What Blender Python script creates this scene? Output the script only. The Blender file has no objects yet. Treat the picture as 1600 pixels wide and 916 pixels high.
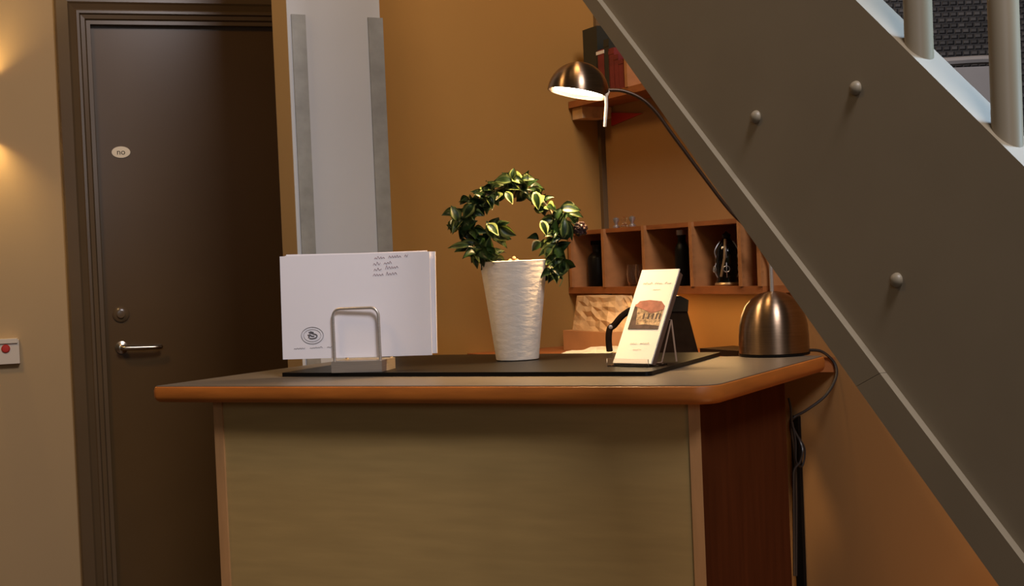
import bpy, bmesh, random
from math import *
from mathutils import Vector, Matrix
random.seed(7)
sc = bpy.context.scene
COL = sc.collection
V = Vector

# ------------------------------------------------------------------ camera
FOC = 2100.0
PITCH, ROLL, EYE = radians(1.31), radians(2.4), 1.25
CF = V((0, cos(PITCH), -sin(PITCH)))
_U0 = V((0, sin(PITCH), cos(PITCH)))
CR = V((1, 0, 0)) * cos(ROLL) - _U0 * sin(ROLL)
CU = _U0 * cos(ROLL) + V((1, 0, 0)) * sin(ROLL)
O = V((0, 0, EYE))
cam = bpy.data.cameras.new('camera')
cam.sensor_width = 36
cam.lens = FOC / 1600 * 36
cam.clip_start = 0.02
camo = bpy.data.objects.new('camera', cam)
COL.objects.link(camo)
camo.matrix_world = Matrix(((CR.x, CU.x, -CF.x, 0), (CR.y, CU.y, -CF.y, 0), (CR.z, CU.z, -CF.z, EYE), (0, 0, 0, 1)))
sc.camera = camo

# ------------------------------------------------------------------ world, lights, exposure
sc.view_settings.view_transform = 'Standard'
sc.view_settings.look = 'None'
sc.view_settings.gamma = 1
sc.view_settings.use_curve_mapping = False
sc.view_settings.exposure = 0.0
w = bpy.data.worlds.new('world')
sc.world = w
w.use_nodes = True
bg = w.node_tree.nodes['Background']
bg.inputs[0].default_value = (1.0, 0.72, 0.46, 1)
bg.inputs[1].default_value = 0.055


def area(name, loc, target, sx, sy, power, col, spread=180):
    l = bpy.data.lights.new(name, 'AREA')
    l.shape = 'RECTANGLE'
    l.size, l.size_y = sx, sy
    l.energy = power
    l.color = col
    o = bpy.data.objects.new(name, l)
    COL.objects.link(o)
    o.location = loc
    o.rotation_euler = (V(target) - V(loc)).to_track_quat('-Z', 'Y').to_euler()
    l.spread = radians(spread)
    return o


area('daylight_window_side', (1.75, 1.75, 3.3), (0.58, 1.45, 1.45), .4, .4, 1.9, (0.58, 0.78, 1.0), 34)
area('baluster_fill', (2.0, 1.3, 1.15), (0.5, 1.35, 1.68), .3, .3, 2.2, (0.50, 0.78, 1.0), 40)  # added cool fill for the right sides of the balusters
area('daylight_skylight', (0.8, 0.1, 3.6), (-0.3, 2.8, 1.1),   .8, .8, 78, (1.0, 0.93, 0.95))
area('daylight_window_behind', (0.1, -2.2, 2.2), (-0.6, 4.0, 1.3), .45, .9, 12, (0.82, 0.90, 1.0))
area('ceiling_lamp', (-1.5, 2.3, 2.9), (-0.9, 3.4, 1.2), 0.4, 0.4, 12.5, (1.0, 0.60, 0.24))
area('wall_top_fill', (0.15, 2.72, 3.0), (0.1, 3.1, 1.4), 0.25, 0.25, 9, (1.0, 0.60, 0.24))  # added warm fill that brightens the top of the back wall
area('under_stair_fill', (0.61, 1.77, .28), (1.05, 1.99, .60), 0.3, 0.3, 2.6, (1.0, 0.50, 0.22))  # added warm fill aimed at the low right wall, no known source

# ------------------------------------------------------------------ frames and pixel rays
def ray(x, y):
    return CF + CR * ((x - 800) / FOC) - CU * ((y - 458) / FOC)


def hitp(x, y, p, n):
    d = ray(x, y)
    t = (p - O).dot(n) / d.dot(n)
    return O + d * t


def hitz(x, y, z):
    return hitp(x, y, V((0, 0, z)), V((0, 0, 1)))


ES = V((-.454, .891, 0)).normalized()     # along the right-hand wall, away from the camera
EN = V((.891, .454, 0)).normalized()      # towards the right-hand wall


def W(n, s, z):
    return EN * n + ES * s + V((0, 0, z))


def hitn(x, y, n):
    q = hitp(x, y, EN * n, EN)
    return q.dot(ES), q.z


def hits(x, y, s):
    q = hitp(x, y, ES * s, ES)
    return q.dot(EN), q.z


# ------------------------------------------------------------------ materials
def mat(name, col, rough=.6, metal=0., var=0., scale=8, bump=0., stretch=None, spec=.5, coat=0.):
    m = bpy.data.materials.new(name)
    m.use_nodes = True
    nt = m.node_tree
    b = nt.nodes['Principled BSDF']
    b.inputs['Base Color'].default_value = (*col, 1)
    b.inputs['Roughness'].default_value = rough
    b.inputs['Metallic'].default_value = metal
    b.inputs['Specular IOR Level'].default_value = spec
    b.inputs['Coat Weight'].default_value = coat
    tc = nt.nodes.new('ShaderNodeTexCoord')
    mp = nt.nodes.new('ShaderNodeMapping')
    nt.links.new(tc.outputs['Object'], mp.inputs[0])
    if stretch:
        mp.inputs['Scale'].default_value = stretch
    nz = nt.nodes.new('ShaderNodeTexNoise')
    nz.inputs['Scale'].default_value = scale
    nz.inputs['Detail'].default_value = 5
    nt.links.new(mp.outputs[0], nz.inputs[0])
    if var:
        rp = nt.nodes.new('ShaderNodeValToRGB')
        rp.color_ramp.elements[0].position = .3
        rp.color_ramp.elements[1].position = .7
        rp.color_ramp.elements[0].color = (*[c * (1 - var) for c in col], 1)
        rp.color_ramp.elements[1].color = (*[min(1, c * (1 + var)) for c in col], 1)
        nt.links.new(nz.outputs[0], rp.inputs[0])
        nt.links.new(rp.outputs[0], b.inputs['Base Color'])
    if bump:
        bp = nt.nodes.new('ShaderNodeBump')
        bp.inputs['Strength'].default_value = bump
        bp.inputs['Distance'].default_value = .002
        nt.links.new(nz.outputs[0], bp.inputs['Height'])
        nt.links.new(bp.outputs[0], b.inputs['Normal'])
    return m


def emit(name, col, s):
    m = bpy.data.materials.new(name)
    m.use_nodes = True
    b = m.node_tree.nodes['Principled BSDF']
    b.inputs['Base Color'].default_value = (*col, 1)
    b.inputs['Emission Color'].default_value = (*col, 1)
    b.inputs['Emission Strength'].default_value = s
    return m


def glassy(name, col, rough=.02, ior=1.45):
    m = mat(name, col, rough)
    b = m.node_tree.nodes['Principled BSDF']
    b.inputs['Transmission Weight'].default_value = 1
    b.inputs['IOR'].default_value = ior
    return m


M = dict(
    wall=mat('ochre wall paint', (.295, .152, .038), .85, spec=.2, var=.03, scale=3, bump=.15),
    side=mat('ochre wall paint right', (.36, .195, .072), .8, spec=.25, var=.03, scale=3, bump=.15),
    leftw=mat('beige wall paint', (.44, .31, .165), .75, spec=.3, var=.02, scale=3, bump=.1),
    column=mat('white column paint', (.43, .45, .475), .7, var=.02, scale=4, bump=.1),
    floor=mat('floor', (.10, .06, .035), .5, var=.2, scale=6),
    guard=mat('galvanised metal', (.28, .285, .27), .5, .5, var=.12, scale=30, bump=.2),
    door=mat('dark taupe door paint', (.100, .056, .019), .26, spec=.38, var=.04, scale=5, bump=.05),
    casing=mat('dark taupe trim paint', (.12, .078, .040), .24, var=.05, scale=6, bump=.1),
    dark=mat('dark gap', (.012, .008, .006), .8),
    edge=mat('orange beech edge', (.38, .115, .016), .45, var=.15, scale=10, stretch=(1, 1, 8), bump=.05),
    top=mat('grey laminate top', (.11, .092, .072), .42, var=.05, scale=60, bump=.05),
    panel=mat('pale beech veneer', (.385, .255, .095), .6, spec=.3, var=.07, scale=7, stretch=(1, 1, 9), bump=.1),
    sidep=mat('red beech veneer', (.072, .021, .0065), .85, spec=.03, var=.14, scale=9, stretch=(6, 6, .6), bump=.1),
    strip=mat('beech edge strip', (.46, .24, .095), .5, var=.1, scale=10, stretch=(6, 6, 1)),
    pad=mat('brown desk pad', (.045, .024, .011), .5, spec=.2, var=.12, scale=40, bump=.1),
    black=mat('black plastic', (.005, .0045, .004), .4, spec=.18),
    blackm=mat('matt black fabric', (.008, .006, .005), 1., spec=.0, var=.2, scale=60, bump=.4),
    paper=mat('white envelope paper', (.85, .83, .88), .7, var=.015, scale=6, bump=.08),
    paper2=mat('cream paper', (.86, .82, .70), .5),
    ink=mat('grey ink', (.10, .10, .12), .7),
    pinkink=mat('faded ink', (.34, .24, .27), .7),
    paleink=mat('pale print', (.50, .48, .36), .7),
    steel=mat('brushed steel', (.58, .54, .50), .34, .75, var=.08, scale=20, stretch=(1, 1, 25), bump=.15),
    lampm=mat('brushed lamp metal', (.27, .19, .13), .30, 1., var=.10, scale=14, stretch=(1, 1, 20), bump=.1),
    neck=mat('bronze lamp neck', (.055, .032, .02), .35, .6),
    pot=mat('rough white ceramic', (.82, .76, .68), .6, var=.03, scale=70, stretch=(.6, .6, 1.3), bump=.7),
    soil=mat('soil', (.05, .03, .02), .9, var=.4, scale=60, bump=1),
    leaf=mat('dark green leaf', (.018, .045, .012), .33, var=.6, scale=38),
    leafl=mat('leaf margin', (.19, .25, .075), .42, var=.45, scale=40),
    stem=mat('brown stem', (.12, .09, .04), .6),
    plum=mat('dried plum blossom', (.016, .006, .007), .4, var=.4, scale=80),
    shelf=mat('orange pine shelf', (.27, .085, .020), .5, var=.2, scale=10, stretch=(2, 2, 6), bump=.08),
    shelfb=mat('pine shelf front edge', (.36, .15, .05), .5, var=.12, scale=10, stretch=(2, 2, 4)),
    kraft=mat('crumpled kraft paper', (.60, .37, .17), .7, var=.2, scale=30, bump=1),
    boxw=mat('brown cardboard', (.50, .24, .09), .6, var=.1, scale=14),
    red=mat('red paper', (.45, .012, .012), .5),
    bookr=mat('dark red book cloth', (.16, .018, .016), .5, var=.3, scale=20),
    bookb=mat('black binder', (.014, .018, .014), .4),
    white=mat('white plastic', (.70, .62, .52), .4),
    redp=mat('red plastic', (.55, .03, .02), .4),
    paint=mat('grey stair paint', (.245, .200, .135), .45, var=.04, scale=10, bump=.06),
    screen=None,
    greyp=mat('grey metal paint', (.24, .235, .24), .5, var=.05, scale=10),
    cable=mat('black cable', (.014, .011, .010), .45),
    bulb=emit('lamp bulb', (1, .86, .62), 22),
    plate=mat('brass number plate', (.62, .50, .34), .35, .3),
    nickel=mat('nickel', (.50, .42, .32), .22, 1.),
    acryl=glassy('clear acrylic', (.95, .93, .90), .12),
    smoke=mat('smoked acrylic edge', (.10, .06, .045), .25),
    glassd=glassy('dark bottle glass', (.06, .10, .05), .05),
    glassc=glassy('clear glass', (.95, .93, .90), .08),
    frost=mat('pale acrylic edge', (.36, .24, .17), .25),
    pewter=mat('pewter', (.42, .40, .40), .3, .8),
    brass=mat('brass ornament', (.42, .26, .12), .35, .7),
    roof=mat('printed red roof', (.30, .11, .075), .5, var=.25, scale=80),
    facade=mat('printed facade', (.36, .25, .14), .5, var=.8, scale=160),
    ground=mat('printed dark ground', (.06, .035, .03), .5, var=.5, scale=90),
)
for key in ('lampm', 'steel'):
    nt = M[key].node_tree
    tg = nt.nodes.new('ShaderNodeTangent')
    tg.direction_type = 'RADIAL'
    tg.axis = 'Z'
    bb = nt.nodes['Principled BSDF']
    bb.inputs['Anisotropic'].default_value = .85 if key == 'lampm' else .3
    bb.inputs['Anisotropic Rotation'].default_value = .25
    nt.links.new(tg.outputs[0], bb.inputs['Tangent'])
# dark woven screen: rows of short strands
m = bpy.data.materials.new('dark woven rattan')
m.use_nodes = True
nt = m.node_tree
b = nt.nodes['Principled BSDF']
tc = nt.nodes.new('ShaderNodeTexCoord')
sp = nt.nodes.new('ShaderNodeSeparateXYZ')
cb = nt.nodes.new('ShaderNodeCombineXYZ')
nt.links.new(tc.outputs['Object'], sp.inputs[0])
nt.links.new(sp.outputs['X'], cb.inputs['X'])
nt.links.new(sp.outputs['Z'], cb.inputs['Y'])
br = nt.nodes.new('ShaderNodeTexBrick')
br.inputs['Scale'].default_value = 1
br.inputs['Brick Width'].default_value = .019
br.inputs['Row Height'].default_value = .0135
br.inputs['Mortar Size'].default_value = .0042
br.inputs['Mortar Smooth'].default_value = .8
br.inputs['Color1'].default_value = (.06, .058, .06, 1)
br.inputs['Color2'].default_value = (.014, .014, .016, 1)
br.inputs['Mortar'].default_value = (.004, .004, .006, 1)
nt.links.new(cb.outputs[0], br.inputs[0])
nt.links.new(br.outputs['Color'], b.inputs['Base Color'])
bp = nt.nodes.new('ShaderNodeBump')
bp.inputs['Strength'].default_value = .6
bp.inputs['Distance'].default_value = .004
bp.invert = True
nt.links.new(br.outputs['Fac'], bp.inputs['Height'])
nt.links.new(bp.outputs[0], b.inputs['Normal'])
b.inputs['Roughness'].default_value = .5
M['screen'] = m


# ------------------------------------------------------------------ object helpers
WLOC = {}


def world_of(o):
    return WLOC[o.name]


def empty(name, loc, label, cat, group=None):
    o = bpy.data.objects.new(name, None)
    COL.objects.link(o)
    o.empty_display_size = .02
    o.location = loc
    WLOC[o.name] = V(loc)
    o['label'] = label
    o['category'] = cat
    if group:
        o['group'] = group
    return o


def obj(name, bm, mats, parent=None, label=None, cat=None, group=None, kind=None, smooth=False, bevel=0):
    if bevel:
        bmesh.ops.bevel(bm, geom=[e for e in bm.edges if len(e.link_faces) == 2 and e.calc_face_angle(0) > .7],
                        offset=bevel, segments=2, affect='EDGES', profile=.5)
    bmesh.ops.recalc_face_normals(bm, faces=bm.faces)
    if parent is None:
        xs = [v.co.x for v in bm.verts]
        ys = [v.co.y for v in bm.verts]
        base = V(((min(xs) + max(xs)) / 2, (min(ys) + max(ys)) / 2, min(v.co.z for v in bm.verts)))
    else:
        base = world_of(parent)
    bmesh.ops.translate(bm, verts=bm.verts, vec=-base)
    me = bpy.data.meshes.new(name)
    bm.to_mesh(me)
    bm.free()
    for mm in (mats if isinstance(mats, (list, tuple)) else [mats]):
        me.materials.append(mm)
    if smooth:
        for p in me.polygons:
            p.use_smooth = True
        try:
            me.set_sharp_from_angle(angle=radians(38))
        except Exception:
            pass
    o = bpy.data.objects.new(name, me)
    COL.objects.link(o)
    if parent is None:
        o.location = base
    else:
        o.parent = parent
    WLOC[o.name] = base.copy()
    if label:
        o['label'] = label
    if cat:
        o['category'] = cat
    if group:
        o['group'] = group
    if kind:
        o['kind'] = kind
    return o


def struct(name, bm, m, **k):
    return obj(name, bm, m, kind='structure', **k)


def box(bm, o, ax, ay, az, mi=0):
    """box from corner o along three edge vectors"""
    vs = [bm.verts.new(o + ax * i + ay * j + az * k) for i in (0, 1) for j in (0, 1) for k in (0, 1)]
    for f in ((0, 1, 3, 2), (4, 6, 7, 5), (0, 4, 5, 1), (2, 3, 7, 6), (0, 2, 6, 4), (1, 5, 7, 3)):
        fc = bm.faces.new([vs[i] for i in f])
        fc.material_index = mi
    return vs


def wbox(bm, n0, n1, s0, s1, z0, z1, mi=0):
    return box(bm, W(n0, s0, z0), EN * (n1 - n0), ES * (s1 - s0), V((0, 0, z1 - z0)), mi)


def prism(bm, pts, vec, mi=0):
    a = [bm.verts.new(p) for p in pts]
    c = [bm.verts.new(p + vec) for p in pts]
    n = len(a)
    fs = [bm.faces.new(a), bm.faces.new(c[::-1])]
    for i in range(n):
        fs.append(bm.faces.new([a[i], c[i], c[(i + 1) % n], a[(i + 1) % n]]))
    for f in fs:
        f.material_index = mi
    return a + c


def frame(d):
    d = d.normalized()
    u = d.cross(V((0, 0, 1)))
    if u.length < .05:
        u = d.cross(V((0, 1, 0)))
    u.normalize()
    return u, d.cross(u).normalized()


def tube(bm, pts, r, seg=10, caps=True, mi=0, closed=False):
    n = len(pts)
    rings = []
    u = None
    for i, p in enumerate(pts):
        if closed:
            d = pts[(i + 1) % n] - pts[i - 1]
        else:
            d = pts[min(i + 1, n - 1)] - pts[max(i - 1, 0)]
        d.normalize()
        if u is None:
            u, _ = frame(d)
        u = (u - d * u.dot(d)).normalized()
        v = d.cross(u)
        rr = r[i] if isinstance(r, (list, tuple)) else r
        rings.append([bm.verts.new(p + (u * cos(2 * pi * k / seg) + v * sin(2 * pi * k / seg)) * rr) for k in range(seg)])
    for i in range(n if closed else n - 1):
        a, c = rings[i], rings[(i + 1) % n]
        for k in range(seg):
            bm.faces.new([a[k], a[(k + 1) % seg], c[(k + 1) % seg], c[k]]).material_index = mi
    if caps and not closed:
        bm.faces.new(rings[0][::-1]).material_index = mi
        bm.faces.new(rings[-1]).material_index = mi


def spline(P, k=8):
    out = []
    n = len(P)
    for i in range(n - 1):
        p0, p1, p2, p3 = P[max(i - 1, 0)], P[i], P[i + 1], P[min(i + 2, n - 1)]
        for j in range(k):
            t = j / k
            out.append(.5 * ((2 * p1) + (p2 - p0) * t + (2 * p0 - 5 * p1 + 4 * p2 - p3) * t * t + (3 * p1 - p0 - 3 * p2 + p3) * t ** 3))
    out.append(P[-1].copy())
    return out


def lathe(bm, c, prof, seg=40, axis=V((0, 0, 1)), mi=0):
    """prof: list of (radius, height) about axis from c; closed where radius is 0"""
    u, v = frame(axis)
    axis = axis.normalized()
    rings = []
    for r, h in prof:
        if r < 1e-6:
            rings.append([bm.verts.new(c + axis * h)])
        else:
            rings.append([bm.verts.new(c + axis * h + (u * cos(2 * pi * k / seg) + v * sin(2 * pi * k / seg)) * r) for k in range(seg)])
    for a, b_ in zip(rings, rings[1:]):
        for k in range(seg):
            q = [a[k % len(a)], a[(k + 1) % len(a)], b_[(k + 1) % len(b_)], b_[k % len(b_)]]
            q = list(dict.fromkeys(q))
            if len(q) > 2:
                bm.faces.new(q).material_index = mi


def nb():
    return bmesh.new()


def text_bm(s, size, origin, ex, ey, off=.0006, italic=0.):
    cu = bpy.data.curves.new('tmp', 'FONT')
    cu.body = s
    cu.size = size
    cu.shear = italic
    cu.align_x = 'CENTER'
    cu.align_y = 'CENTER'
    to = bpy.data.objects.new('tmp', cu)
    COL.objects.link(to)
    dg = bpy.context.evaluated_depsgraph_get()
    me = bpy.data.meshes.new_from_object(to.evaluated_get(dg))
    bm = nb()
    bm.from_mesh(me)
    ez = ex.cross(ey).normalized()
    for v in bm.verts:
        v.co = origin + ex * v.co.x + ey * v.co.y + ez * off
    r = bmesh.ops.extrude_face_region(bm, geom=bm.faces[:])
    bmesh.ops.translate(bm, verts=[g for g in r['geom'] if isinstance(g, bmesh.types.BMVert)], vec=-ez * off * .9)
    bpy.data.objects.remove(to)
    bpy.data.curves.remove(cu)
    bpy.data.meshes.remove(me)
    return bm


def scribble(bm, o, ex, ey, width, h, seed, r=.0005, amp=1.):
    """a line of handwriting-like strokes starting at o"""
    rnd = random.Random(seed)
    x = 0
    while x < width:
        wl = min(width - x, rnd.uniform(.014, .026))
        pts = []
        k = max(4, int(wl / .0022))
        for i in range(k):
            up = (i % 2) * h * rnd.uniform(.45, 1.) * (1.5 if rnd.random() < .2 else 1)
            pts.append(o + ex * (x + wl * i / (k - 1) + rnd.uniform(-.0006, .0006)) + ey * up * amp)
        tube(bm, spline(pts, 3), r, 5)
        x += wl + rnd.uniform(.005, .010)


# ================================================================== LARGE STRUCTURE
bm = nb()
box(bm, V((-4, -3, -.05)), V((8.5, 0, 0)), V((0, 9, 0)), V((0, 0, .05)))
struct('floor', bm, M['floor'])

NW = 1.814        # right-hand wall
SB = 3.005        # back wall
H = 2.75
# back wall with column
nl, _ = hits(457, 200, SB - .012)
nr, _ = hits(601, 200, SB - .012)
s_end, _z = hitn(441, 200, nl)
bm = nb()
wbox(bm, nl, NW + .12, SB, max(s_end, SB + .1), 0, H)
struct('wall_back', bm, M['wall'])
bm = nb()
wbox(bm, nl - .0015, nl, SB - .010, max(s_end, SB + .1), 0, H)
struct('trim_4', bm, M['leftw'], label='tan painted side of the wall end between the door and the white column')
bm = nb()
wbox(bm, nl - .001, nr, SB - .012, SB + .01, 0, H)
struct('trim_1', bm, M['column'], label='white painted column face standing out from the ochre back wall')


def guard(px0, px1, ytop, name, label, left):
    n0, zt = hits(px0, ytop, SB - .016)
    n1, _ = hits(px1, ytop, SB - .016)
    bm = nb()
    wbox(bm, n0, n1, SB - .0165, SB - .012, .0, zt)
    if left:
        wbox(bm, n0 - .003, n0, SB - .0165, SB + .022, 0, zt)
    else:
        wbox(bm, n1, n1 + .003, SB - .0165, SB - .001, 0, zt)
    obj(name, bm, M['guard'], label=label, cat='corner guard', group='metal corner guards on the white column', bevel=.0008)


guard(457, 477, 22, 'corner_guard', 'grey metal corner guard on the left edge of the white column, nearer the door', True)
guard(575, 596, 27, 'corner_guard', 'grey metal corner guard on the right edge of the white column, beside the ochre wall', False)

# right-hand wall under the stairs, top cut along the flight
p0 = hitn(1148, 0, NW)
p1 = hitn(1600, 545, NW)
sl = (p0[1] - p1[1]) / (p0[0] - p1[0])
s_top = p1[0] + (H - p1[1]) / sl
s_low = p1[0] - p1[1] / sl + .05
bm = nb()
poly = [W(NW, SB, 0), W(NW, SB, min(H, p1[1] + sl * (SB - p1[0])))]
if s_top < SB:
    poly.append(W(NW, s_top, H))
poly += [W(NW, s_low, .04), W(NW, s_low, 0)]
prism(bm, poly, EN * .10)
struct('wall_right', bm, M['side'])
bm = nb()
wbox(bm, NW - .014, NW, SB - .014, SB, 0, 2.3)
struct('trim_2', bm, M['casing'], label='dark brown strip in the corner of the two walls')

# door wall
YD = radians(17)
ED = V((cos(YD), sin(YD), 0))
ND = V((sin(YD), -cos(YD), 0))            # towards the camera
PD = O + ray(150, 300) * 4.3
PD.z = 0


def hitd(x, y, off=0.):
    q = hitp(x, y, PD + ND * off, ND)
    return (q - PD).dot(ED), q.z


def D(u, out, z):
    return PD + ED * u + ND * out + V((0, 0, z))


ua, _ = hitd(149, 250)
ub, _ = hitd(441, 250)
_, zt = hitd(290, 38)
wc = .102


def dbox(bm, u0, u1, o0, o1, z0, z1, mi=0):
    return box(bm, D(u0, o0, z0), ED * (u1 - u0), ND * (o1 - o0), V((0, 0, z1 - z0)), mi)


bm = nb()
dbox(bm, -3.0, ua - .02, -.12, 0, 0, H)
struct('wall_left', bm, M['leftw'])
bm = nb()
dbox(bm, ua - .02, ub + .02, -.12, 0, zt + .02, H)
struct('wall_over_door', bm, M['leftw'])
bm = nb()
dbox(bm, ub + .02, 2.6, -.12, 0, 0, H)
struct('wall_behind', bm, M['leftw'])
# casing
prof = [(wc, 0), (wc, .026), (wc - .006, .032), (wc - .040, .036), (wc - .046, .030), (wc - .062, .022), (wc - .066, .026),
        (wc - .074, .026), (wc - .078, .017), (wc - .090, .015), (wc - .094, .006), (wc - .106, .006), (wc - .107, -.012), (0.0, -.012), (0, -.07), (-.002, -.1),
        (wc - .05, -.1), (wc - .05, -.001)]
bm = nb()
L = []
for o_, h in prof:
    L.append([bm.verts.new(D(ua - o_, h, 0)), bm.verts.new(D(ua - o_, h, zt + o_)),
              bm.verts.new(D(ub + o_, h, zt + o_)), bm.verts.new(D(ub + o_, h, 0))])
for i in range(len(L)):
    a, c = L[i], L[(i + 1) % len(L)]
    for k in range(3):
        bm.faces.new([a[k], a[k + 1], c[k + 1], c[k]])
struct('trim_3', bm, M['casing'], label='dark taupe moulded door frame beside the beige wall')
# door leaf
door = None
bm = nb()
dbox(bm, ua + .003, ub - .003, -.065, -.022, .012, zt - .004)
door = struct('door_1', bm, M['door'], label='dark taupe flush door with oval number plate and lever handle', bevel=.002)
# number plate
u, z = hitd(189, 238, -.022)
bm = nb()
c = D(u, -.022, z)
N = 28
pts = [c + ED * cos(2 * pi * k / N) * .029 + V((0, 0, 1)) * sin(2 * pi * k / N) * .0185 for k in range(N)]
prism(bm, pts, ND * .004)
np_ = obj('number_plate', bm, M['plate'], door, label='oval pale number plate', bevel=.001)
obj('lettering', text_bm('no', .026, c + ND * .004, ED, V((0, 0, 1))), M['dark'], np_)
# lock
u, z = hitd(189, 491, -.022)
bm = nb()
lathe(bm, D(u, -.022, z), [(.026, 0), (.026, .006), (.022, .010), (.012, .012), (.012, .020), (0, .021)], 28, ND)
obj('lock', bm, M['casing'], door, smooth=True)
u, z = hitd(190, 543, -.022)
bm = nb()
lathe(bm, D(u, -.022, z), [(.020, 0), (.020, .006), (.010, .009), (.009, .045), (.0, .046)], 24, ND)
tube(bm, spline([D(u, .024, z), D(u + .012, .028, z), D(u + .06, .028, z - .002), D(u + .11, .026, z - .003), D(u + .122, .018, z - .003)], 5),
     [.009] * 12 + [.008] * 9, 12)
obj('door_handle', bm, M['nickel'], door, label='nickel lever handle', smooth=True)

# call switch at the left picture edge
u0, z1 = hitd(-6, 530)
u1, z0 = hitd(32, 567)
sw = empty('wall_switch', D((u0 + u1) / 2, 0, z0), 'small white wall switch box with a red button on the beige wall', 'switch')
bm = nb()
dbox(bm, u0, u1, 0, .030, z0, z1 - .004)
obj('housing', bm, M['white'], sw, bevel=.004)
bm = nb()
dbox(bm, u0 - .002, u1 - .004, .0, .038, z1 - .014, z1)
obj('cover_lip', bm, M['white'], sw, bevel=.003)
ub_, zb_ = hitd(9, 545, .03)
bm = nb()
lathe(bm, D(ub_, .030, zb_), [(.013, 0), (.013, .004), (.010, .007), (0, .0075)], 20, ND)
obj('button', bm, M['redp'], sw, label='red button', smooth=True)

# wall sconce, just beyond the left picture edge, lighting the wall up and down
u, z = hitd(-52, 172)
# lamp fitting
sco = empty('wall_sconce', D(u, 0, z), 'warm up and down wall light beside the picture edge', 'wall light')
bm = nb()
Np = 16
ring = [(cos(pi * k / Np) * .07, sin(pi * k / Np) * .10 + .004) for k in range(Np + 1)]
for zz0, zz1 in ((-.09, .09),):
    va = [bm.verts.new(D(u + a, b_, z + zz0)) for a, b_ in ring]
    vb = [bm.verts.new(D(u + a, b_, z + zz1)) for a, b_ in ring]
    for k in range(Np):
        bm.faces.new([va[k], va[k + 1], vb[k + 1], vb[k]])
so = obj('shade', bm, M['casing'], sco, smooth=True)
bm = nb()
dbox(bm, u - .02, u + .02, 0, .03, z - .02, z + .02)
obj('bracket', bm, M['casing'], sco)
for dz in (-.03, .03):
    l = bpy.data.lights.new('sconce_light', 'POINT')
    l.energy = 4.6
    l.color = (1, .70, .30)
    l.shadow_soft_size = .02
    lo = bpy.data.objects.new('sconce_light', l)
    COL.objects.link(lo)
    lo.location = D(u, .055, z + dz)

# ================================================================== STAIRCASE
NP = 1.014
TH = .042


def st_bot(s):
    return 1.622 + (s - 1.667) * .9135


def st_top(s):
    a, za = hitn(1337, 0, NP)
    b2, zb = hitn(1600, 260, NP)
    return za + (s - a) * (za - zb) / (a - b2)


root = empty('staircase', W(NP, .0, 0), 'taupe painted steel staircase side with round bolts and balusters, rising over the counter', 'staircase')
s0, s1 = -.08, 2.35
bm = nb()
prism(bm, [W(NP, s0, st_bot(s0)), W(NP, s1, st_bot(s1)), W(NP, s1, st_top(s1)), W(NP, s0, st_top(s0))], EN * TH)
obj('stringer', bm, M['paint'], root, bevel=.003)
bm = nb()


def outer(s, n):
    a, za = hitn(910, 0, n)
    b2, zb = hitn(1559, 916, n)
    return za + (s - a) * (za - zb) / (a - b2)


nf = NP - .009
sj, _ = hitn(1375, 590, nf)
for k, (a, c_) in enumerate(((s0, sj - .0002), (sj + .0002, s1))):
    wt = lambda s: max(outer(s, nf), st_bot(s) - .085)
    da, dc = (.038 if k else 0), (0 if k else .038)
    prism(bm, [W(nf, a + da, wt(a + da)), W(nf, c_ + dc, wt(c_ + dc)), W(nf, c_, st_bot(c_) + .002), W(nf, a, st_bot(a) + .002)], EN * (TH + .009))
obj('edge_bar', bm, M['paint'], root, bevel=.0008)
for k in range(7):  # hidden lower treads, added to block light towards the counter end
    sk = -.02 + k * .18
    zk = st_bot(sk) + .14
    bm = nb()
    wbox(bm, NP + TH, NW - .02, sk, sk + .24, zk, zk + .03)
    obj('tread', bm, M['paint'], root, bevel=.003)
for (px, py) in ((1338, 138), (1182, 183), (1402, 438)):
    s, z = hitn(px, py, NP)
    bm = nb()
    lathe(bm, W(NP, s, z), [(.0082, -.002), (.0082, .001), (.0070, .0040), (.0042, .0062), (0, .0070)], 22, -EN)
    obj('bolt', bm, M['paint'], root, smooth=True)
for (px, py) in ((1436, 72), (1574, 210)):
    s, z = hitn(px, py, NP + .020)
    zt_ = st_top(s)
    bm = nb()
    lathe(bm, W(NP + .020, s, zt_ - .02), [(0, 0), (.0148, 0), (.0148, .88), (0, .88)], 32)
    obj('baluster', bm, M['paint'], root, smooth=True)

# things beyond the flight
bm = nb()
ys = 3.25
a = hitp(1340, 0, V((0, ys, 0)), V((0, 1, 0)))
c_ = hitp(1700, 0, V((0, ys, 0)), V((0, 1, 0)))
scr = empty('woven_screen', V(((a.x + c_.x) / 2, ys, 0)), 'dark woven rattan screen seen between the stair balusters', 'screen')
box(bm, V((a.x, ys, .03)), V((c_.x - a.x, 0, 0)), V((0, .03, 0)), V((0, 0, 2.1)))
obj('woven_panel', bm, M['screen'], scr)
for xx in (a.x - .03, c_.x):
    bm = nb()
    box(bm, V((xx, ys - .005, 0)), V((.03, 0, 0)), V((0, .04, 0)), V((0, 0, 2.15)))
    obj('post', bm, M['black'], scr, bevel=.003)
yc = 2.95
P = lambda x, y, yy: hitp(x, y, V((0, yy, 0)), V((0, 1, 0)))
a, c_ = P(1488, 103, yc), P(1552, 103, yc)
lk = empty('metal_cabinet', V(((a.x + c_.x) / 2, yc, 0)), 'light grey metal cabinet behind the stair balusters, before the woven screen', 'cabinet')
bm = nb()
box(bm, V((a.x - .12, yc, 0)), V((c_.x - a.x + .12, 0, 0)), V((0, .16, 0)), V((0, 0, c_.z)))
obj('body', bm, M['greyp'], lk, bevel=.004)
bm = nb()
e_ = P(1566, 92, yc + .18)
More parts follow.
